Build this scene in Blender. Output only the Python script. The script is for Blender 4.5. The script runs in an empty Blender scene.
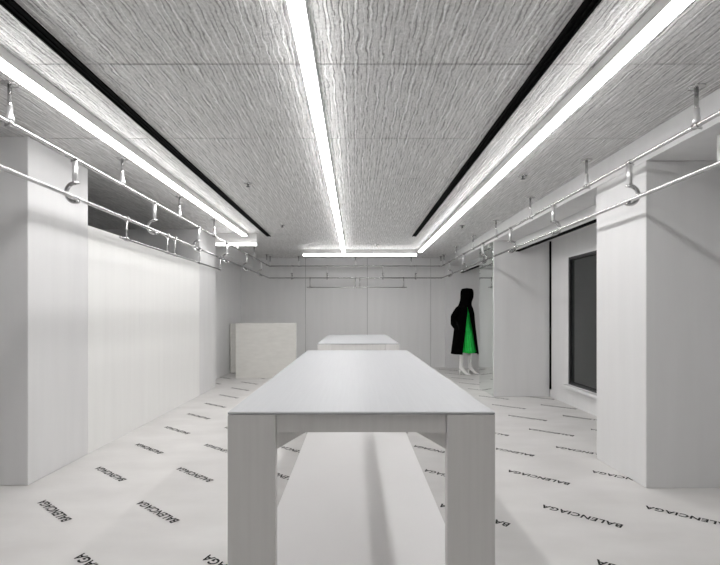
import bpy, bmesh, math, random
from mathutils import Vector, Matrix
random.seed(7)
S = bpy.context.scene
COL = S.collection
PI = math.pi

# ------------------------------------------------------------------ materials
def nmat(name, base=(.8, .8, .8), rough=.5, metal=0., spec=None, emis=None, estr=0.):
    m = bpy.data.materials.new(name); m.use_nodes = True
    b = m.node_tree.nodes['Principled BSDF']
    b.inputs['Base Color'].default_value = (*base, 1)
    b.inputs['Roughness'].default_value = rough
    b.inputs['Metallic'].default_value = metal
    if spec is not None: b.inputs['Specular IOR Level'].default_value = spec
    if emis:
        b.inputs['Emission Color'].default_value = (*emis, 1)
        b.inputs['Emission Strength'].default_value = estr
    return m

def noise_vary(m, c0, c1, scale=(1, 1, 1), nscale=5., detail=4., lo=.3, hi=.7, bump=0., rough=None):
    """object-space noise that varies the base colour between c0 and c1, and a little bump/roughness"""
    nt = m.node_tree; N = nt.nodes; L = nt.links; b = N['Principled BSDF']
    tc = N.new('ShaderNodeTexCoord'); mp = N.new('ShaderNodeMapping'); mp.inputs['Scale'].default_value = scale
    L.new(tc.outputs['Object'], mp.inputs['Vector'])
    nz = N.new('ShaderNodeTexNoise'); nz.inputs['Scale'].default_value = nscale; nz.inputs['Detail'].default_value = detail
    L.new(mp.outputs[0], nz.inputs['Vector'])
    cr = N.new('ShaderNodeValToRGB')
    cr.color_ramp.elements[0].position = lo; cr.color_ramp.elements[0].color = (*c0, 1)
    cr.color_ramp.elements[1].position = hi; cr.color_ramp.elements[1].color = (*c1, 1)
    L.new(nz.outputs['Fac'], cr.inputs[0]); L.new(cr.outputs[0], b.inputs['Base Color'])
    if bump:
        bp = N.new('ShaderNodeBump'); bp.inputs['Strength'].default_value = bump; bp.inputs['Distance'].default_value = .01
        L.new(nz.outputs['Fac'], bp.inputs['Height']); L.new(bp.outputs[0], b.inputs['Normal'])
    if rough:
        mr = N.new('ShaderNodeMapRange'); mr.inputs['To Min'].default_value = rough[0]; mr.inputs['To Max'].default_value = rough[1]
        L.new(nz.outputs['Fac'], mr.inputs['Value']); L.new(mr.outputs[0], b.inputs['Roughness'])
    return m

M = {}
M['wall'] = noise_vary(nmat('satin_wall_panel', rough=.42, spec=.35), (.705, .705, .705), (.74, .74, .74), (6, 6, .6), 1.2, 3)
M['partition'] = noise_vary(nmat('white_partition_panel', rough=.45, spec=.35), (.83, .83, .815), (.86, .86, .845), (9, 9, .5), 1.2, 3)
M['soffit'] = noise_vary(nmat('soffit_paint', rough=.6), (.66, .66, .65), (.70, .70, .69), (1, 1, 1), 2, 2)
M['floor'] = noise_vary(nmat('floor_screed', rough=.5, spec=.4), (.595, .583, .57), (.685, .675, .665), (1, 1.8, 1), 1.9, 7, .28, .72, rough=(.42, .55))
M['backdrop'] = nmat('dark_grey_wall', (.66, .65, .645), .7)
M['ink'] = nmat('floor_ink', (.006, .006, .0065), .6, spec=.2)
M['slot'] = nmat('matt_black_metal_and_shade', (.003, .003, .003), .8, spec=.05)
M['housing'] = nmat('white_metal_housing', (.80, .80, .79), .45)
M['led'] = nmat('led_diffuser', (.9, .9, .9), .5, emis=(1, .985, .978), estr=25.)
M['led_soft'] = nmat('led_diffuser_dimmer', (.9, .9, .9), .5, emis=(1, .985, .978), estr=12.)
M['chrome'] = noise_vary(nmat('polished_steel', rough=.13, metal=1.), (.54, .54, .54), (.62, .62, .62), (1, 1, 1), 8, 2)
M['gunmetal'] = nmat('grey_steel', (.26, .26, .26), .3, .8)
M['brushed'] = nmat('brushed_steel', (.80, .80, .80), .34, .85)
M['darksteel'] = nmat('dark_steel', (.05, .05, .052), .35, .9)
M['table'] = noise_vary(nmat('brushed_pale_metal', rough=.5, metal=.1, spec=.25), (.475, .485, .50), (.505, .515, .53), (40, .8, 40), 2, 3, rough=(.46, .54))
M['table_frame'] = noise_vary(nmat('satin_grey_metal', rough=.45, metal=.15), (.77, .76, .745), (.81, .80, .785), (20, 20, .8), 2, 3)
M['plinth'] = noise_vary(nmat('white_gloss_plinth', rough=.45, spec=.3), (.92, .91, .91), (.94, .935, .935), (1, 1, 1), 1.2, 2)
M['board'] = noise_vary(nmat('warm_white_board', rough=.55), (.72, .71, .675), (.78, .77, .735), (2, 2, 6), 3, 5, bump=.05)
M['mirror'] = nmat('greenish_mirror', (.80, .84, .82), .02, 1.)
M['glass'] = nmat('dark_window_glass', (.028, .031, .03), .12, 0., .45)
M['frame'] = nmat('anthracite_window_frame', (.012, .012, .013), .4)
M['coat'] = noise_vary(nmat('black_wool', rough=1., spec=0.), (.0015, .0015, .0015), (.003, .003, .003), (1, 1, 1), 60, 3, bump=.2)
M['green'] = noise_vary(nmat('green_pleated_satin', rough=.5, spec=.3), (.012, .56, .075), (.018, .66, .10), (1, 1, 1), 12, 2)
M['skin'] = nmat('white_mannequin', (.88, .875, .87), .4)
M['upper_body'] = nmat('black_upper_body', (.004, .004, .004), .9, spec=.05)
M['boot'] = nmat('white_boot_leather', (.90, .895, .885), .35)

def ceiling_mat():
    m = nmat('embossed_silver_foil', (.6, .6, .59), .50, .4)
    nt = m.node_tree; N = nt.nodes; L = nt.links; b = N['Principled BSDF']
    tc = N.new('ShaderNodeTexCoord')
    # ribs running along the room that wander, split and cross like crinkled foil
    mpw = N.new('ShaderNodeMapping'); mpw.inputs['Scale'].default_value = (9, 3.2, 1)
    L.new(tc.outputs['Object'], mpw.inputs['Vector'])
    wob = N.new('ShaderNodeTexNoise'); wob.inputs['Scale'].default_value = 1.6; wob.inputs['Detail'].default_value = 6; wob.inputs['Roughness'].default_value = .68
    L.new(mpw.outputs[0], wob.inputs['Vector'])
    sub = N.new('ShaderNodeVectorMath'); sub.operation = 'MULTIPLY'; sub.inputs[1].default_value = (.06, 0, 0)
    L.new(wob.outputs['Color'], sub.inputs[0])
    add = N.new('ShaderNodeVectorMath'); add.operation = 'ADD'
    L.new(tc.outputs['Object'], add.inputs[0]); L.new(sub.outputs[0], add.inputs[1])
    brk = []
    for sc_, off in (((34, 3.2, 1), 0.), ((52, 5, 1), 3.7)):
        mp = N.new('ShaderNodeMapping'); mp.inputs['Scale'].default_value = sc_; mp.inputs['Location'].default_value = (off, off, 0)
        L.new(tc.outputs['Object'], mp.inputs['Vector'])
        nz = N.new('ShaderNodeTexNoise'); nz.inputs['Scale'].default_value = 1.; nz.inputs['Detail'].default_value = 2; L.new(mp.outputs[0], nz.inputs['Vector'])
        mr = N.new('ShaderNodeMapRange'); mr.inputs['From Min'].default_value = .38; mr.inputs['From Max'].default_value = .62; L.new(nz.outputs['Fac'], mr.inputs['Value'])
        brk.append(mr)
    mul = []
    for k, (per, off) in enumerate(((.032, 0.), (.0215, .4))):
        mp = N.new('ShaderNodeMapping'); mp.inputs['Location'].default_value = (off, 0, 0); L.new(add.outputs[0], mp.inputs['Vector'])
        wv = N.new('ShaderNodeTexWave'); wv.wave_type = 'BANDS'; wv.bands_direction = 'X'; wv.inputs['Scale'].default_value = .314 / per
        wv.inputs['Distortion'].default_value = 0
        L.new(mp.outputs[0], wv.inputs['Vector'])
        pw = N.new('ShaderNodeMath'); pw.operation = 'POWER'; pw.inputs[1].default_value = 6. if k == 0 else 3.5; L.new(wv.outputs['Fac'], pw.inputs[0])
        ml = N.new('ShaderNodeMath'); ml.operation = 'MULTIPLY'; L.new(pw.outputs[0], ml.inputs[0]); L.new(brk[k].outputs[0], ml.inputs[1])
        mul.append(ml)
    mp2 = N.new('ShaderNodeMapping'); mp2.inputs['Scale'].default_value = (95, 45, 1)
    L.new(add.outputs[0], mp2.inputs['Vector'])
    fine = N.new('ShaderNodeTexNoise'); fine.inputs['Scale'].default_value = 1.; fine.inputs['Detail'].default_value = 3; fine.inputs['Roughness'].default_value = .7
    L.new(mp2.outputs[0], fine.inputs['Vector'])
    # ridges stand up, creases go down, crumple in between
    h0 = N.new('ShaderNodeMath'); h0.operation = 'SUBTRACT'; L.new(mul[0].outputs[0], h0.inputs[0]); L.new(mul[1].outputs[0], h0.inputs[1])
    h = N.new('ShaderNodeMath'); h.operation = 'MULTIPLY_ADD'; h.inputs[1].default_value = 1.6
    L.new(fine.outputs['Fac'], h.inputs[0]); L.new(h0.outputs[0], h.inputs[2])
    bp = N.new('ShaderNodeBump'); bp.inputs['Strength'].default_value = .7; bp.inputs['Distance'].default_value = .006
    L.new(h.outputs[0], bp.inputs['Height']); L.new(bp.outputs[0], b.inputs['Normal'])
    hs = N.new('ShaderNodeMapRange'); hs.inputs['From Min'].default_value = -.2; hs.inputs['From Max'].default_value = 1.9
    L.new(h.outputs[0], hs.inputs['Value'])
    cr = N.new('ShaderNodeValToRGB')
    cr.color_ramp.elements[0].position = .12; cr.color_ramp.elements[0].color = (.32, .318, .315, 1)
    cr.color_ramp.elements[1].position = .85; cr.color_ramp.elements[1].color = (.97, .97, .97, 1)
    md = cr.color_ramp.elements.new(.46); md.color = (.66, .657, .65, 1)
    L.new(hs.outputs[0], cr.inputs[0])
    L.new(cr.outputs[0], b.inputs['Base Color'])  # colour follows the relief: glints painted on ridges, creases darkened
    return m
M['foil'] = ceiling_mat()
M['seam'] = nmat('joint_shadow_gap', (.12, .12, .118), .8)

# ------------------------------------------------------------------ mesh helpers
def add_box(bm, x0, x1, y0, y1, z0, z1, mi=0):
    v = [bm.verts.new(p) for p in ((x0, y0, z0), (x1, y0, z0), (x1, y1, z0), (x0, y1, z0), (x0, y0, z1), (x1, y0, z1), (x1, y1, z1), (x0, y1, z1))]
    for q in ((0, 3, 2, 1), (4, 5, 6, 7), (0, 1, 5, 4), (1, 2, 6, 5), (2, 3, 7, 6), (3, 0, 4, 7)):
        f = bm.faces.new([v[i] for i in q]); f.material_index = mi

def box(x0, x1, y0, y1, z0, z1, bev=0., seg=2):
    bm = bmesh.new(); add_box(bm, x0, x1, y0, y1, z0, z1)
    if bev: bmesh.ops.bevel(bm, geom=list(bm.edges), offset=bev, segments=seg, affect='EDGES', profile=.5)
    return bm

def add_tube(bm, pts, r, seg=12, cap=True):
    """tube through pts; r is a number or one radius per point"""
    pts = [Vector(p) for p in pts]; n = len(pts)
    rr = r if isinstance(r, (list, tuple)) else [r] * n
    rings = []; up = None
    for i, p in enumerate(pts):
        t = (pts[min(i + 1, n - 1)] - pts[max(i - 1, 0)]).normalized()
        if up is None:
            up = Vector((0, 0, 1)) if abs(t.z) < .9 else Vector((1, 0, 0))
        u = (up - t * up.dot(t)).normalized(); w = t.cross(u); up = u
        rings.append([bm.verts.new(p + (u * math.cos(a) + w * math.sin(a)) * rr[i]) for a in [2 * PI * k / seg for k in range(seg)]])
    for a, b in zip(rings, rings[1:]):
        for k in range(seg):
            f = bm.faces.new((a[k], a[(k + 1) % seg], b[(k + 1) % seg], b[k])); f.smooth = True
    if cap:
        bm.faces.new(rings[0][::-1]); bm.faces.new(rings[-1])

def add_lathe(bm, prof, c=(0, 0, 0), seg=20):
    """closed solid of revolution about z; prof = [(r, z)...] bottom to top"""
    c = Vector(c); rings = []
    for r, z in prof:
        rings.append([bm.verts.new(c + Vector((r * math.cos(a), r * math.sin(a), z))) for a in [2 * PI * k / seg for k in range(seg)]])
    for a, b in zip(rings, rings[1:]):
        for k in range(seg):
            f = bm.faces.new((a[k], a[(k + 1) % seg], b[(k + 1) % seg], b[k])); f.smooth = True
    bm.faces.new(rings[0][::-1]); bm.faces.new(rings[-1])

def add_prism(bm, poly, y0, y1):
    """poly in x,z extruded along y"""
    a = [bm.verts.new((x, y0, z)) for x, z in poly]; b = [bm.verts.new((x, y1, z)) for x, z in poly]
    n = len(poly)
    bm.faces.new(a); bm.faces.new(b[::-1])
    for k in range(n): bm.faces.new((a[k], b[k], b[(k + 1) % n], a[(k + 1) % n]))

def to_mesh(bm, name, mats):
    bmesh.ops.recalc_face_normals(bm, faces=bm.faces)
    me = bpy.data.meshes.new(name); bm.to_mesh(me); bm.free()
    for m in (mats if isinstance(mats, (list, tuple)) else [mats]): me.materials.append(m)
    return me

def world_loc(o):
    v = Vector()
    while o: v = v + o.location; o = o.parent
    return v

def obj(name, bm, mats, parent=None, origin=None):
    """bm is in world coordinates (unless the parent is rotated, then parent-local with origin (0,0,0))"""
    me = to_mesh(bm, name, mats)
    o = bpy.data.objects.new(name, me); COL.objects.link(o)
    if origin is None:
        xs = [v.co for v in me.vertices]
        lo = [min(c[i] for c in xs) for i in range(3)]; hi = [max(c[i] for c in xs) for i in range(3)]
        origin = Vector(((lo[0] + hi[0]) / 2, (lo[1] + hi[1]) / 2, lo[2]))
    origin = Vector(origin)
    me.transform(Matrix.Translation(-origin))
    if parent:
        o.parent = parent; o.location = origin - world_loc(parent)
    else: o.location = origin
    return o

def put(name, me, parent, loc, rotz=0.):
    """another object with the same mesh; loc in world coordinates, parents unrotated"""
    o = bpy.data.objects.new(name, me); COL.objects.link(o)
    o.parent = parent; o.location = Vector(loc) - world_loc(parent); o.rotation_euler.z = rotz
    return o

def thing(name, label, cat, loc=(0, 0, 0), rotz=0., group=None):
    o = bpy.data.objects.new(name, None); COL.objects.link(o)
    o.empty_display_size = .1
    o.location = loc; o.rotation_euler.z = rotz
    tag(o, label, cat, group); return o

def tag(o, label, cat, group=None):
    o['label'] = label; o['category'] = cat
    if group: o['group'] = group
    return o

def struct(name, bm, mats, label, cat, parent=None):
    o = obj(name, bm, mats, parent); o['kind'] = 'structure'
    if label: o['label'] = label
    if cat: o['category'] = cat
    return o

# ------------------------------------------------------------------ key dimensions (metres; camera at x = y = 0)
CAM_Z = 1.28
H = 2.60            # ceiling
HS = 2.40           # soffit over the right-hand bays
XL, XR = -2.44, 2.13  # flush lines of the columns
YB = 11.9           # back wall
YF = -1.6           # wall behind the camera

# ------------------------------------------------------------------ floor with printed lettering
def floor_bm():
    bm = bmesh.new()
    add_box(bm, -4.7, 3.2, YF - .2, YB + .2, -.12, 0.)
    cu = bpy.data.curves.new('lettering', 'FONT'); cu.body = 'BALENCIAGA'
    cu.size = 1.; cu.offset = .028; cu.space_character = 1.08; cu.resolution_u = 3; cu.fill_mode = 'BOTH'
    to = bpy.data.objects.new('lettering', cu); COL.objects.link(to)
    dg = bpy.context.evaluated_depsgraph_get(); dg.update()
    tm = bpy.data.meshes.new_from_object(to.evaluated_get(dg))
    bpy.data.objects.remove(to); bpy.data.curves.remove(cu)
    xs = [v.co.x for v in tm.vertices]; ys = [v.co.y for v in tm.vertices]
    x0, x1, y0, y1 = min(xs), max(xs), min(ys), max(ys)
    Ls, Hs = .488, .062
    ang = math.radians(138.5); ca, sa = math.cos(ang), math.sin(ang)
    for k in range(-3, 9):
        for j in range(-4, 18):
            X = 1.28 * (-1.678 + .529 * k)
            Y = 640 * (.00525 - .00005 * (X / 1.28) + .001165 * j)
            if X < -3.6 or X > 3.35 or Y < -1.2 or Y > 12.1: continue
            # X, Y is where the last A of the word ends
            vm = {}
            pos = []
            for v in tm.vertices:
                u = (v.co.x - x1) / (x1 - x0) * Ls; w = ((v.co.y - y0) / (y1 - y0) - .5) * Hs
                pos.append((X + u * ca - w * sa, Y + u * sa + w * ca))
            if max(p[0] for p in pos) > 3.15 or max(p[1] for p in pos) > YB + .1: continue
            # not under the columns
            cx = sum(p[0] for p in pos) / len(pos); cy = sum(p[1] for p in pos) / len(pos)
            vs = [bm.verts.new((p[0], p[1], .0012)) for p in pos]
            for f in tm.polygons:
                try:
                    g = bm.faces.new([vs[i] for i in f.vertices]); g.material_index = 1
                except ValueError: pass
    bpy.data.meshes.remove(tm)
    return bm
fb = floor_bm()
me = bpy.data.meshes.new('floor')
for f in fb.faces:
    f.normal_update()
    if f.material_index == 1 and f.normal.z < 0: f.normal_flip()
fb.to_mesh(me); fb.free(); me.materials.append(M['floor']); me.materials.append(M['ink'])
fo = bpy.data.objects.new('floor', me); COL.objects.link(fo); fo['kind'] = 'structure'
fo['label'] = 'pale grey floor printed all over with diagonal black shop lettering'; fo['category'] = 'floor'

# ------------------------------------------------------------------ ceiling: foil-faced boards with fine joints
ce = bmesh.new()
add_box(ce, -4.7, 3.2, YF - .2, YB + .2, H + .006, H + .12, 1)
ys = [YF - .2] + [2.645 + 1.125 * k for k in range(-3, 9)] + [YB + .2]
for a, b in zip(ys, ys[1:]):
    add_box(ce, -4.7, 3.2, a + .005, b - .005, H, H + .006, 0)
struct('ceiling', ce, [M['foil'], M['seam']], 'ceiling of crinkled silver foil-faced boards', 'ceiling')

# ------------------------------------------------------------------ walls and columns
struct('wall_front', box(-4.7, 3.2, YF - .2, YF, 0, H), M['backdrop'], 'dark wall behind the camera', 'wall')
bw = bmesh.new()
xs = [XL - .4] + [-1.19, .28, 1.79] + [XR + 1.07]
add_box(bw, -4.7, 3.2, YB + .004, YB + .2, 0, H)
for a, b in zip(xs, xs[1:]): add_box(bw, a + .0035, b - .0035, YB - .012, YB + .003, 0, H, 1)
struct('wall_back', bw, [M['seam'], M['wall']], 'grey back wall of tall satin panels', 'wall')

def column(name, x0, x1, y0, y1, z1, label):
    return struct(name, box(x0, x1, y0, y1, 0, z1, .004, 1), M['wall'], label, 'column')
column('column', XL - 1.2, XL, 3.725, 4.56, H, 'pale full-height column at the left edge, nearest the camera')
column('column', XL - 2.2, XL, 7.82, 8.72, H, 'pale full-height column at the far end of the low white partition')
column('column', XR, XR + 1.05, 3.665, 4.42, HS, 'broad square pale column on the right, nearest the camera')
column('column', XR, XR + .86, 7.70, 8.57, HS, 'pale column on the right with a mirror on its side')
column('column', XR, XR + 1.05, 11.70, YB - .013, HS, 'shallow pale pier behind the black-coated mannequin')

struct('wall_left', box(-2.92, -2.72, 8.721, YB - .013, 0, H), M['wall'], 'set-back left wall beside the leaning white boards', 'wall')
lw = bmesh.new()
add_box(lw, -4.7, -4.55, 4.561, 7.819, 0, H)
struct('wall_left', lw, M['wall'], 'far wall of the space behind the low white partition', 'wall')
struct('wall_left', box(-3.64, -3.5, YF + .001, 3.724, 0, H), M['wall'], 'left wall of the near bay outside the frame', 'wall')
struct('wall_left', box(-4.7, -3.641, 3.9, 4.5, 0, H), M['wall'], 'wall closing the space behind the near left column', 'wall')

pt = bmesh.new()
ny = [4.561, 5.64, 6.72, 7.819]
for a, b in zip(ny, ny[1:]): add_box(pt, XL - .08, XL, a + .0008, b - .0008, 0, 2.085)
struct('wall_left', pt, M['partition'], 'low white partition between the two left columns', 'partition')
# bulkhead in the far left corner
struct('trim_1', box(-2.719, XL, 9.55, YB - .013, 2.38, H - .001), M['wall'], 'bulkhead under the ceiling in the far left corner', 'bulkhead')
# bulkhead along the right with the lower pelmet boxes behind it
struct('trim_2', box(XR, 3.19, YF + .001, YB - .013, HS + .001, H - .001), M['wall'], 'pale bulkhead running along the right side under the ceiling', 'bulkhead')
def pelmet(name, y0, y1, label, br=None):
    bm = box(2.46, 2.50, y0, y1, 2.25, HS - .0005); add_box(bm, 2.462, 2.52, y0, y1, 2.235, 2.2495, 1)  # thin black strip under the board paints its shadow line
    if br: add_box(bm, 2.27, 2.459, br, br + .07, 2.225, HS - .0005)
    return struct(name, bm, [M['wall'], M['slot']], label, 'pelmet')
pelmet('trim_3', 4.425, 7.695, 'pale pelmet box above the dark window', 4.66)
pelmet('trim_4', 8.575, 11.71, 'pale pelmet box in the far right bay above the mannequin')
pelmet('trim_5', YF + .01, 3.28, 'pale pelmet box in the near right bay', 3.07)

# right-hand outer wall with the window opening in the middle bay
rw = bmesh.new()
WY0, WY1, WZ0, WZ1 = 5.0, 7.05, .287, 2.07
X0, X1 = 3.0, 3.19
add_box(rw, X0, X1, YF + .001, WY0, 0, HS)
add_box(rw, X0, X1, WY1, YB - .013, 0, HS)
add_box(rw, X0, X1, WY0, WY1, 0, WZ0)
add_box(rw, X0, X1, WY0, WY1, WZ1, HS)
struct('wall_right', rw, M['wall'], 'outer wall of the right-hand bays', 'wall')
# dark joint profile where the mirrored column meets the outer wall
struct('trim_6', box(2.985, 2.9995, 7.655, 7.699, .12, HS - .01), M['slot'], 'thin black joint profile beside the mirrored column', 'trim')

w = bmesh.new()
add_box(w, 3.004, 3.07, WY0, WY1, WZ0, WZ0 + .03); add_box(w, 3.004, 3.07, WY0, WY1, WZ1 - .04, WZ1)
add_box(w, 3.004, 3.07, WY0, WY0 + .05, WZ0 + .03, WZ1 - .04); add_box(w, 3.004, 3.07, WY1 - .05, WY1, WZ0 + .03, WZ1 - .04)
win = struct('window_1', w, M['frame'], 'tall dark window in the recess between the right-hand columns', 'window')
g = struct('pane', box(3.035, 3.045, WY0 + .05, WY1 - .05, WZ0 + .03, WZ1 - .04), M['glass'], None, None, win); del g['kind']
mu = bmesh.new(); add_box(mu, 3.008, 3.068, 6.12, 6.20, WZ0 + .03, WZ1 - .04)
g = struct('mullion', mu, M['frame'], None, None, win); del g['kind']
mu = box(2.93, 2.9995, WY0 - .1, WY1 + .04, WZ0 - .045, WZ0 - .005, .006, 2)
struct('trim_7', mu, M['wall'], 'pale sill below the dark window', 'sill')

tag(obj('wall_mirror', box(XR - .012, XR - .0005, 7.72, 8.55, .004, HS - .01, .001, 1), M['mirror']),
    'tall frameless mirror on the side of the right-hand column beyond the window', 'mirror')

# ------------------------------------------------------------------ linear lights
def linear_light(label, x0, x1, y0, y1, house=.062, diff=.012):
    cx, cy = (x0 + x1) / 2, (y0 + y1) / 2
    t = thing('linear_light', label, 'ceiling light', (cx, cy, H), group='linear ceiling lights')
    ztop = H - .0005; zm = ztop - house; zb = zm - diff
    obj('housing', box(x0, x1, y0, y1, zm, ztop, .002, 1), M['housing'], t)
    e = .012
    if x1 - x0 < y1 - y0:
        obj('diffuser', box(x0, x1, y0 + e, y1 - e, zb, zm - .0002, .004, 2), M['led'], t)
        for a, b in ((y0, y0 + e - .0005), (y1 - e + .0005, y1)): obj('end_cap', box(x0, x1, a, b, zb, zm - .0002), M['housing'], t)
    else:
        obj('diffuser', box(x0 + e, x1 - e, y0, y1, zb, zm - .0002, .004, 2), M['led_soft'], t)
        for a, b in ((x0, x0 + e - .0005), (x1 - e + .0005, x1)): obj('end_cap', box(a, b, y0, y1, zb, zm - .0002), M['housing'], t)
    return t
LY0 = .9
linear_light('long white strip light on the left, above the left clothes rails', -1.82, -1.745, LY0, 8.05)
linear_light('long white strip light down the middle of the ceiling above the tables', -.275, -.205, LY0, 10.15)
linear_light('long white strip light on the right, above the right clothes rails', 1.274, 1.346, LY0, 10.15)
linear_light('white strip light running crosswise near the back wall', -1.09, 1.27, 10.30, 10.37, .09, .04)
linear_light('short white crosswise strip light at the end of the left strip light', -2.30, -1.62, 8.20, 8.27, .165, .032)

# black linear air slots
def air_slot(label, xc, y0, y1):
    bm = bmesh.new(); w = .027
    add_box(bm, xc - w, xc + w, y0, y1, H - .006, H - .0005)
    for s in (-1, 1): add_box(bm, xc + s * w - .006, xc + s * w + .006, y0, y1, H - .014, H - .0005)
    add_box(bm, xc - .004, xc + .004, y0, y1, H - .012, H - .006)
    tag(obj('air_slot', bm, M['slot']), label, 'air vent', 'black slots in the ceiling')
air_slot('black linear slot in the ceiling just inside the left strip light', -1.47, YF + .2, 8.5)
air_slot('black linear slot in the ceiling just inside the right strip light', .995, YF + .2, 8.5)

# little ceiling sprinklers
def sprinkler(x, y, label):
    t = thing('sprinkler', label, 'sprinkler', (x, y, H), group='ceiling sprinklers')
    bm = bmesh.new(); add_lathe(bm, [(.018, -.012), (.040, -.006), (.042, 0)], (x, y, H - .0008)); obj('escutcheon', bm, M['chrome'], t)
    bm = bmesh.new(); add_lathe(bm, [(.02, -.034), (.02, -.031), (.006, -.030), (.006, -.0125)], (x, y, H - .0008)); obj('deflector', bm, M['darksteel'], t)
sprinkler(-1.09, 5.07, 'small dark sprinkler on the ceiling left of the middle strip light, nearer one')
sprinkler(-1.09, 7.45, 'small dark sprinkler on the ceiling left of the middle strip light, farther one')
sprinkler(1.60, 4.78, 'round sprinkler on the ceiling right of the right strip light, nearer one')
sprinkler(1.60, 7.50, 'round sprinkler on the ceiling right of the right strip light, farther one')
sprinkler(.41, 9.55, 'small dark sprinkler in front of the crosswise strip light by the back wall')

# ------------------------------------------------------------------ clothes rails
ZU, ZL, ZT = 2.374, 2.100, 1.925     # upper rail, lower rail, hung rail
ZB = 1.885; RX = 1.985; RY = 11.5
RR = .0135
# shared little meshes, local to the point on the upper rail
def shared(name, fn, mat):
    bm = bmesh.new(); fn(bm); return to_mesh(bm, name, mat)
ROD = shared('hanger_rod', lambda bm: add_tube(bm, [(0, 0, .012), (0, 0, H - ZU - .006)], .0115, 12), M['chrome'])
PLATE = shared('ceiling_plate', lambda bm: add_lathe(bm, [(.016, -.010), (.045, -.006), (.047, -.0005)], (0, 0, H - ZU)), M['chrome'])
SLEEVE = shared('sleeve', lambda bm: add_lathe(bm, [(.024, 0.008), (.024, .03), (.018, .05), (.0155, .10), (.0118, .102)]), M['brushed'])
def clamp_fn(bm):
    add_tube(bm, [(0, -.022, 0), (0, .022, 0)], .0195, 14)
    add_tube(bm, [(.012, 0, -.012), (.030, 0, -.016)], .007, 8)
CLAMP = shared('clamp', clamp_fn, M['chrome'])
HROD = shared('hook_shank', lambda bm: add_tube(bm, [(0, 0, -.012), (0, 0, -.165)], .0180, 14), M['brushed'])
COLLAR = shared('collar', lambda bm: add_lathe(bm, [(.026, -.176), (.029, -.172), (.029, -.166), (.02, -.162)]), M['chrome'])
def hook_fn(bm):
    # a C of tube that swings outward (+x) and comes back under the lower rail
    pts = []
    zc = ZL - ZU - RR - .0150          # bottom centre
    ztop = -.170; R = (ztop - zc) / 2; mid = (ztop + zc) / 2
    for k in range(19):
        a = PI / 2 - PI * k / 18
        pts.append((.062 * math.cos(a) if k not in (0, 18) else 0., 0, mid + R * math.sin(a)))
    pts += [(-.018, 0, zc + .001), (-.032, 0, zc + .009)]
    add_tube(bm, pts, [.0148] * 19 + [.0138, .011], 12)
HOOK = shared('rail_hook', hook_fn, M['chrome'])

def rail_run(label, pts, hangers, hooks, rot):
    """upper rail hung from the ceiling by rods, with hooks clamped below it"""
    c = (Vector(pts[0]) + Vector(pts[-1])) / 2
    t = thing('hanging_rail', label, 'clothes rail', (c.x, c.y, ZU), group='upper clothes rails under the ceiling')
    bm = bmesh.new(); add_tube(bm, pts, RR, 12); obj('rail_tube', bm, M['chrome'], t)
    for p in hangers:
        r = put('hanger_rod', ROD, t, (*p, ZU), rot)
        put('ceiling_plate', PLATE, r, (*p, ZU)); put('sleeve', SLEEVE, r, (*p, ZU)); put('clamp', CLAMP, r, (*p, ZU))
    for p in hooks:
        r = put('rail_hook', HOOK, t, (*p, ZU), rot)
        put('shank', HROD, r, (*p, ZU)); put('collar', COLLAR, r, (*p, ZU)); put('clamp', CLAMP, r, (*p, ZU))
    return t
# put() for grandchildren: parents may be rotated, the child then sits at the same point, so a zero offset is right
YR0 = -.6
hl = [(-RX, 2.87 + 1.385 * k) for k in range(-2, 7)]
kl = [(-RX, 3.54 + 1.395 * k) for k in range(-2, 6)]
hr = [(RX, 2.91 + 1.385 * k) for k in range(-2, 7)]
kr = [(RX, 3.62 + 1.395 * k) for k in range(-2, 6)]
e = .03
rail_run('upper left chrome rail hung by rods from the silver ceiling', [(-RX, YR0, ZU), (-RX, RY - e, ZU)], hl, kl, PI)
rail_run('upper right chrome rail hung by rods in front of the right columns', [(RX, YR0, ZU), (RX, RY - e, ZU)], hr, kr, 0)
rail_run('upper chrome rail crossing in front of the back wall', [(-RX, RY, ZU), (RX, RY, ZU)],
         [(-RX + .02, RY), (-1.306, RY), (0, RY), (1.28, RY), (RX - .02, RY)],
         [(-1.465, RY), (-.655, RY), (.63, RY), (1.387, RY)], PI / 2)
def low_rail(label, pts):
    bm = bmesh.new(); add_tube(bm, pts, RR, 12)
    tag(obj('lower_rail', bm, M['chrome']), label, 'clothes rail', 'lower clothes rails resting in hooks')
low_rail('lower left chrome rail resting in the hooks beside the white partition', [(-RX, YR0, ZL), (-RX, RY - e, ZL)])
low_rail('lower right chrome rail resting in the hooks in front of the right columns', [(RX, YR0, ZL), (RX, RY - e, ZL)])
low_rail('lower chrome rail resting in the hooks in front of the back wall', [(-RX, RY, ZL), (RX, RY, ZL)])

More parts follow.
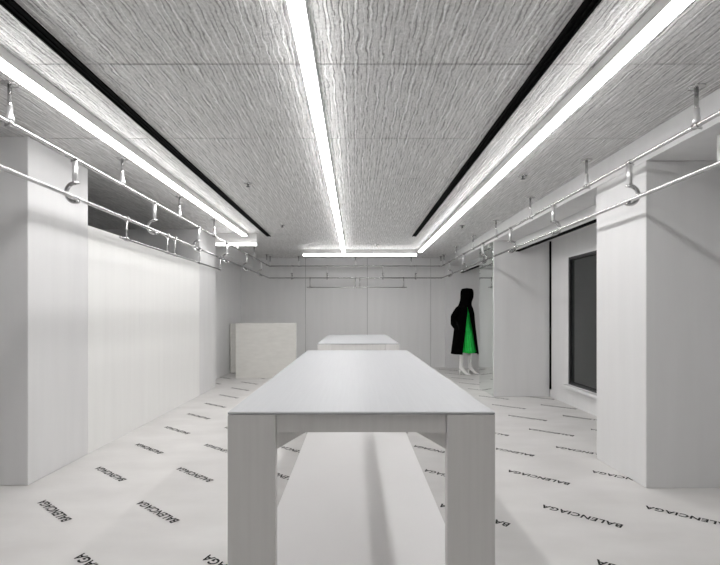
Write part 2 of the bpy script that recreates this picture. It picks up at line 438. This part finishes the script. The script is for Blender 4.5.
# short third rails hung from the lower rails
def drop_rail(label, a, b, posts, rot, rungs=None):
    a = Vector(a); b = Vector(b); c = (a + b) / 2
    t = thing('drop_rail', label, 'clothes rail', c, group='short rails hung below the lower rails')
    bm = bmesh.new(); add_tube(bm, [a, b], .010, 10); obj('rail_tube', bm, M['chrome'], t)
    def post_fn(bm):
        top = ZL - a.z
        add_tube(bm, [(0, 0, .009), (0, 0, top - RR - .004)], .0085, 10)
        add_tube(bm, [((RR + .0085) * math.sin(q), 0, top - (RR + .0085) * math.cos(q)) for q in [PI * (.02 + k / 10 * 1.35) for k in range(11)]], .0075, 10)
    pm = shared('drop_post', post_fn, M['chrome'])
    cm = shared('post_clamp', lambda bm: add_tube(bm, [(0, -.026, 0), (0, .026, 0)], .018, 12), M['chrome'])
    for p in posts:
        r = put('drop_post', pm, t, (*p, a.z), rot)
        put('clamp', cm, r, (*p, a.z))
    if rungs:
        bm = bmesh.new()
        y0, y1 = rungs; x = a.x
        add_tube(bm, [(x + .055, y0 - .05, ZT - .018), (x + .055, y1 + .05, ZT - .018)], .009, 10)
        y = y0
        while y < y1:
            add_tube(bm, [(x + .008, y, ZT), (x + .053, y, ZT - .018)], .008, 8); y += .085
        obj('rung_frame', bm, M['gunmetal'], t)
    return t
drop_rail('short chrome rail with rungs hung low beside the white partition', (-RX, 4.22, ZT), (-RX, 7.36, ZT),
          [(-RX, 4.34), (-RX, 5.28), (-RX, 5.50), (-RX, 6.37), (-RX, 7.34)], PI, (4.36, 5.95))
drop_rail('short chrome rail hung low in front of the back wall', (-1.12, RY, ZB), (1.18, RY, ZB),
          [(-1.046, RY), (-.005, RY), (.10, RY), (1.11, RY)], PI / 2)

# ------------------------------------------------------------------ tables
def table(label, xc, y0, y1, W, Ht, lw, ld=.055):
    t = thing('display_table', label, 'table', (xc, (y0 + y1) / 2, 0), group='long pale metal display tables')
    x0, x1 = xc - W / 2, xc + W / 2
    tt = .012
    obj('tabletop', box(x0, x1, y0, y1, Ht - tt, Ht, .0058, 3), M['table'], t)
    zl = Ht - tt - .0004
    for sx in (0, 1):
        a, b = (x0 + .0005, x0 + lw) if sx == 0 else (x1 - lw, x1 - .0005)
        for sy in (0, 1):
            c, d = (y0 + .0005, y0 + ld) if sy == 0 else (y1 - ld, y1 - .0005)
            obj('leg', box(a, b, c, d, 0, zl, .002, 1), M['table_frame'], t)
            # corner gusset under the end apron
            bm = bmesh.new(); xi = b if sx == 0 else a; s = 1 if sx == 0 else -1
            gy = y0 + .0345 if sy == 0 else y1 - .0535
            za = zl - .073
            add_prism(bm, [(xi + s * .0005, za + .01), (xi + s * .0005, za - .074), (xi + s * .128, za), (xi + s * .128, za + .01)], gy, gy + .02)
            obj('gusset', bm, M['table_frame'], t)
    obj('bounce_panel', box(x0 + .06, x1 - .06, y0 + ld + .01, y1 - ld - .01, zl - .02, zl, .001, 1), M['plinth'], t)  # added white panel, bounces light into the shade under the top
    for c in (y0 + .014, y1 - .034):
        obj('apron', box(x0 + lw + .004, x1 - lw - .004, c, c + .02, zl - .073, zl, .0015, 1), M['table_frame'], t)
    for a in (x0 + .018, x1 - .058):
        obj('apron', box(a, a + .04, y0 + ld + .001, y1 - ld - .001, zl - .073, zl, .0015, 1), M['table_frame'], t)
    return t
TX = .0235
table('long pale metal display table in the foreground', TX, 2.01, 5.385, 1.078, .885, .193)
table('display table standing farther back, beyond the foreground table', TX + .012, 6.62, 9.4, 1.085, .885, .18)
tag(obj('base_sheet', box(-.509, .537, 2.075, 5.32, 0, .02, .003, 2), M['plinth']),
    'low white base sheet on the floor under the foreground table', 'base sheet')

# ------------------------------------------------------------------ boards leaning at the back left
def board(label, x0, x1, y, th, h, lean, yaw=0.):
    t = bmesh.new(); add_box(t, x0, x1, y, y + th, 0, h)
    bmesh.ops.bevel(t, geom=list(t.edges), offset=.006, segments=2, affect='EDGES')
    o = obj('display_board', t, M['board']); tag(o, label, 'board', 'white boards in the far left corner')
    return o
board('large square white board standing upright in the far left corner', -2.37, -1.178, 9.88, .075, 1.09, 0)
tag(obj('display_board', box(-2.705, -2.668, 10.77, 11.6, 0, 1.06, .005, 2), M['board']),
    'white board standing edge-on against the left wall, just behind the large square board', 'board', 'white boards in the far left corner')

# ------------------------------------------------------------------ mannequin
def skin_mesh(name, pts, edges, root, sub=2):
    """pts: {key: ((x,y,z), rx, ry)}"""
    keys = list(pts); idx = {k: i for i, k in enumerate(keys)}
    me = bpy.data.meshes.new(name)
    me.from_pydata([pts[k][0] for k in keys], [(idx[a], idx[b]) for a, b in edges], [])
    o = bpy.data.objects.new(name + '_tmp', me); COL.objects.link(o)
    o.modifiers.new('s', 'SKIN'); sk = me.skin_vertices[0].data
    for k in keys:
        sk[idx[k]].radius = (pts[k][1], pts[k][2]); sk[idx[k]].use_root = (k == root)
    ss = o.modifiers.new('ss', 'SUBSURF'); ss.levels = sub; ss.render_levels = sub
    dg = bpy.context.evaluated_depsgraph_get(); dg.update()
    out = bpy.data.meshes.new_from_object(o.evaluated_get(dg)); out.name = name
    bpy.data.objects.remove(o); bpy.data.meshes.remove(me)
    for p in out.polygons: p.use_smooth = True
    return out

MX, MY = 2.315, 10.58
FACE = math.radians(-42)
mq = thing('mannequin', 'hooded mannequin in a long black coat over a green pleated dress with white boots', 'mannequin', (MX, MY, 0), FACE)
def child(name, me, mats=None, smooth=True, parent=None):
    o = bpy.data.objects.new(name, me); COL.objects.link(o); o.parent = parent or mq
    if mats:
        for m in (mats if isinstance(mats, list) else [mats]): me.materials.append(m)
    if smooth:
        for p in me.polygons: p.use_smooth = True
    return o
# local frame: faces +x, left side is +y
P = {'pelvis': ((-.01, 0, .98), .13, .10), 'waist': ((0, 0, 1.13), .105, .085), 'chest': ((-.01, 0, 1.32), .135, .10),
     'neckbase': ((0, 0, 1.47), .075, .06), 'neck': ((.015, 0, 1.545), .048, .048), 'head': ((.035, 0, 1.63), .078, .088), 'crown': ((.03, 0, 1.725), .066, .072), 'nose': ((.12, 0, 1.635), .022, .03)}
E = [('pelvis', 'waist'), ('waist', 'chest'), ('chest', 'neckbase'), ('neckbase', 'neck'), ('neck', 'head'), ('head', 'crown'), ('head', 'nose')]
LEGX = {-1: -.02, 1: .075}
for s, n in ((-1, 'r'), (1, 'l')):
    fx = LEGX[s]
    P.update({n + 'hip': ((0, s * .085, .90), .085, .085), n + 'knee': ((.01 + fx * .5, s * .09, .52), .052, .052), n + 'calf': ((fx - .015, s * .095, .38), .046, .05),
              n + 'ankle': ((fx - .01, s * .10, .145), .028, .030), n + 'ball': ((fx + .10, s * .105, .032), .030, .022), n + 'toe': ((fx + .165, s * .105, .022), .014, .012)})
    E += [('pelvis', n + 'hip'), (n + 'hip', n + 'knee'), (n + 'knee', n + 'calf'), (n + 'calf', n + 'ankle'), (n + 'ankle', n + 'ball'), (n + 'ball', n + 'toe')]
    P.update({n + 'sh': ((-.01, s * .175, 1.42), .055, .055), n + 'el': ((-.125, s * .235, 1.15), .040, .040), n + 'wr': ((.02, s * .215, .955), .028, .028), n + 'hd': ((.075, s * .20, .90), .030, .022)})
    E += [('chest', n + 'sh'), (n + 'sh', n + 'el'), (n + 'el', n + 'wr'), (n + 'wr', n + 'hd')]
body = skin_mesh('body', P, E, 'pelvis')
bo = child('body', body, [M['skin'], M['upper_body']])
for p in body.polygons:
    if p.center.z > .75: p.material_index = 1  # body black above the legs, head included
# boots
for s in (-1, 1):
    fx = LEGX[s]
    B = {'a': ((fx - .012, s * .097, .345), .049, .053), 'a2': ((fx - .012, s * .099, .23), .041, .044), 'b': ((fx - .012, s * .10, .145), .036, .039), 'h': ((fx - .035, s * .10, .10), .033, .035),
         'c': ((fx + .045, s * .103, .085), .038, .034), 'd': ((fx + .11, s * .105, .034), .039, .028), 'e': ((fx + .165, s * .105, .022), .026, .018), 'f': ((fx + .205, s * .105, .015), .009, .010)}
    bm_ = skin_mesh('boot', B, [('a', 'a2'), ('a2', 'b'), ('b', 'h'), ('b', 'c'), ('c', 'd'), ('d', 'e'), ('e', 'f')], 'b')
    bt = child('boot', bm_, M['boot'])
    hb = bmesh.new(); add_tube(hb, [(fx - .052, s * .10, 0), (fx - .048, s * .10, .04), (fx - .040, s * .10, .09)], [.008, .010, .024], 10)
    child('heel', to_mesh(hb, 'heel', M['boot']), parent=bt)
    sb = bmesh.new(); add_tube(sb, [(fx + .06, s * .105, .006), (fx + .20, s * .105, .004)], [.010, .006], 8)

def loft(rings, closed=True):
    bm = bmesh.new(); R = [[bm.verts.new(p) for p in r] for r in rings]
    for a, b in zip(R, R[1:]):
        n = len(a)
        for k in range(n if closed else n - 1):
            f = bm.faces.new((a[k], a[(k + 1) % n], b[(k + 1) % n], b[k])); f.smooth = True
    return bm
def interp(tab, z):
    for (z0, *a), (z1, *b) in zip(tab, tab[1:]):
        if z0 <= z <= z1 or z1 <= z <= z0:
            q = (z - z0) / (z1 - z0); return [x + (y - x) * q for x, y in zip(a, b)]
    return list(tab[-1][1:])
# dress: pleated skirt with a fitted bodice
DR = [(1.42, .095, .13, 0.), (1.30, .125, .155, 0.), (1.12, .11, .135, .002), (1.0, .135, .165, .006), (.75, .165, .195, .012), (.465, .215, .235, .017)]
rings = []
NP = 128
for i in range(26):
    z = 1.42 - (1.42 - .465) * i / 25
    a, b, p = interp(DR, z)
    rings.append([((a + p * math.cos(20 * th)) * math.cos(th) + .0, (b + p * math.cos(20 * th)) * math.sin(th), z + (.012 * math.sin(3 * th) if i == 25 else 0)) for th in [2 * PI * k / NP for k in range(NP)]])
dr = loft(rings)
dress = child('dress', to_mesh(dr, 'dress', M['green']))
sm = dress.modifiers.new('thickness', 'SOLIDIFY'); sm.thickness = .003; sm.offset = -1
# coat: open at the front, opening turned slightly to the figure's right
CT = [(1.49, .085, .10, 4), (1.455, .115, .165, 4), (1.40, .145, .205, 3), (1.28, .180, .220, 8), (1.10, .195, .225, 16), (.90, .220, .245, 23), (.65, .250, .270, 31), (.43, .280, .290, 37)]
rings = []; n = 72; mid = math.radians(-33)
for i in range(30):
    z = 1.49 - (1.49 - .43) * i / 29
    a, b, gp = interp(CT, z); g0 = math.radians(gp)
    r = []
    for k in range(n + 1):
        th = mid + g0 + (2 * PI - 2 * g0) * k / n
        f = 1 + (.022 * math.sin(7 * th + 1.2) + .012 * math.sin(13 * th)) * max(0, (1.15 - z) / .7)
        r.append((a * f * math.cos(th), b * f * math.sin(th), z))
    rings.append(r)
coat = child('coat', to_mesh(loft(rings, False), 'coat', M['coat']))
sm = coat.modifiers.new('thickness', 'SOLIDIFY'); sm.thickness = .014; sm.offset = 0
for s in (-1, 1):
    SL = {'sh': ((-.015, s * .165, 1.415), .080, .078), 'up': ((-.085, s * .232, 1.29), .074, .070), 'el': ((-.155, s * .285, 1.14), .068, .064), 'fa': ((-.085, s * .262, 1.01), .062, .055), 'cf': ((-.01, s * .225, .92), .050, .042)}
    child('sleeve', skin_mesh('sleeve', SL, [('sh', 'up'), ('up', 'el'), ('el', 'fa'), ('fa', 'cf')], 'el'), M['coat'])
    pk = bmesh.new(); add_box(pk, -.075, .075, -.008, .008, -.02, .02)
    bmesh.ops.bevel(pk, geom=list(pk.edges), offset=.005, segments=2, affect='EDGES')
    pm = to_mesh(pk, 'pocket_flap', M['coat'])
    o = child('pocket_flap', pm, smooth=False); o.location = (.06, s * .226, .89); o.rotation_euler = (0, math.radians(-20), s * math.radians(-16))
# hood: deep shell open at the face, running into a cowl on the shoulders
HD = [(1.43, .130, .175, 10, .0), (1.49, .122, .138, 14, .01), (1.545, .122, .120, 20, .025), (1.61, .132, .118, 30, .045), (1.68, .138, .120, 33, .05), (1.74, .134, .116, 28, .05), (1.785, .120, .103, 18, .05), (1.806, .085, .075, 8, .045), (1.814, .004, .004, 2, .04)]
rings = []; n = 48
for i in range(34):
    z = 1.43 + (1.814 - 1.43) * i / 33
    a, b, gp, cx = interp(HD, z); g0 = math.radians(gp)
    rings.append([(cx + a * math.cos(th), b * math.sin(th), z) for th in [g0 + (2 * PI - 2 * g0) * k / n for k in range(n + 1)]])
hood = child('hood', to_mesh(loft(rings, False), 'hood', M['coat']))
sm = hood.modifiers.new('thickness', 'SOLIDIFY'); sm.thickness = .012; sm.offset = 0

# ------------------------------------------------------------------ world, camera, view
wd = bpy.data.worlds.new('world'); S.world = wd; wd.use_nodes = True
wd.node_tree.nodes['Background'].inputs[0].default_value = (.012, .013, .016, 1)
wd.node_tree.nodes['Background'].inputs[1].default_value = 1.
cam = bpy.data.cameras.new('camera'); co = bpy.data.objects.new('camera', cam); COL.objects.link(co)
co.location = (0, 0, CAM_Z); co.rotation_euler = (PI / 2, 0, 0)
cam.sensor_fit = 'HORIZONTAL'; cam.sensor_width = 36; cam.lens = 25.
cam.shift_x = 4.5 / 720; cam.shift_y = 31.1 / 720
cam.clip_start = .05; cam.clip_end = 100
S.camera = co
S.view_settings.view_transform = 'Standard'; S.view_settings.look = 'None'
S.view_settings.exposure = 0.; S.view_settings.gamma = 1.; S.view_settings.use_curve_mapping = False
S.cycles.max_bounces = 10; S.cycles.diffuse_bounces = 6; S.cycles.glossy_bounces = 5
S.cycles.use_denoising = True
S.cycles.caustics_reflective = True
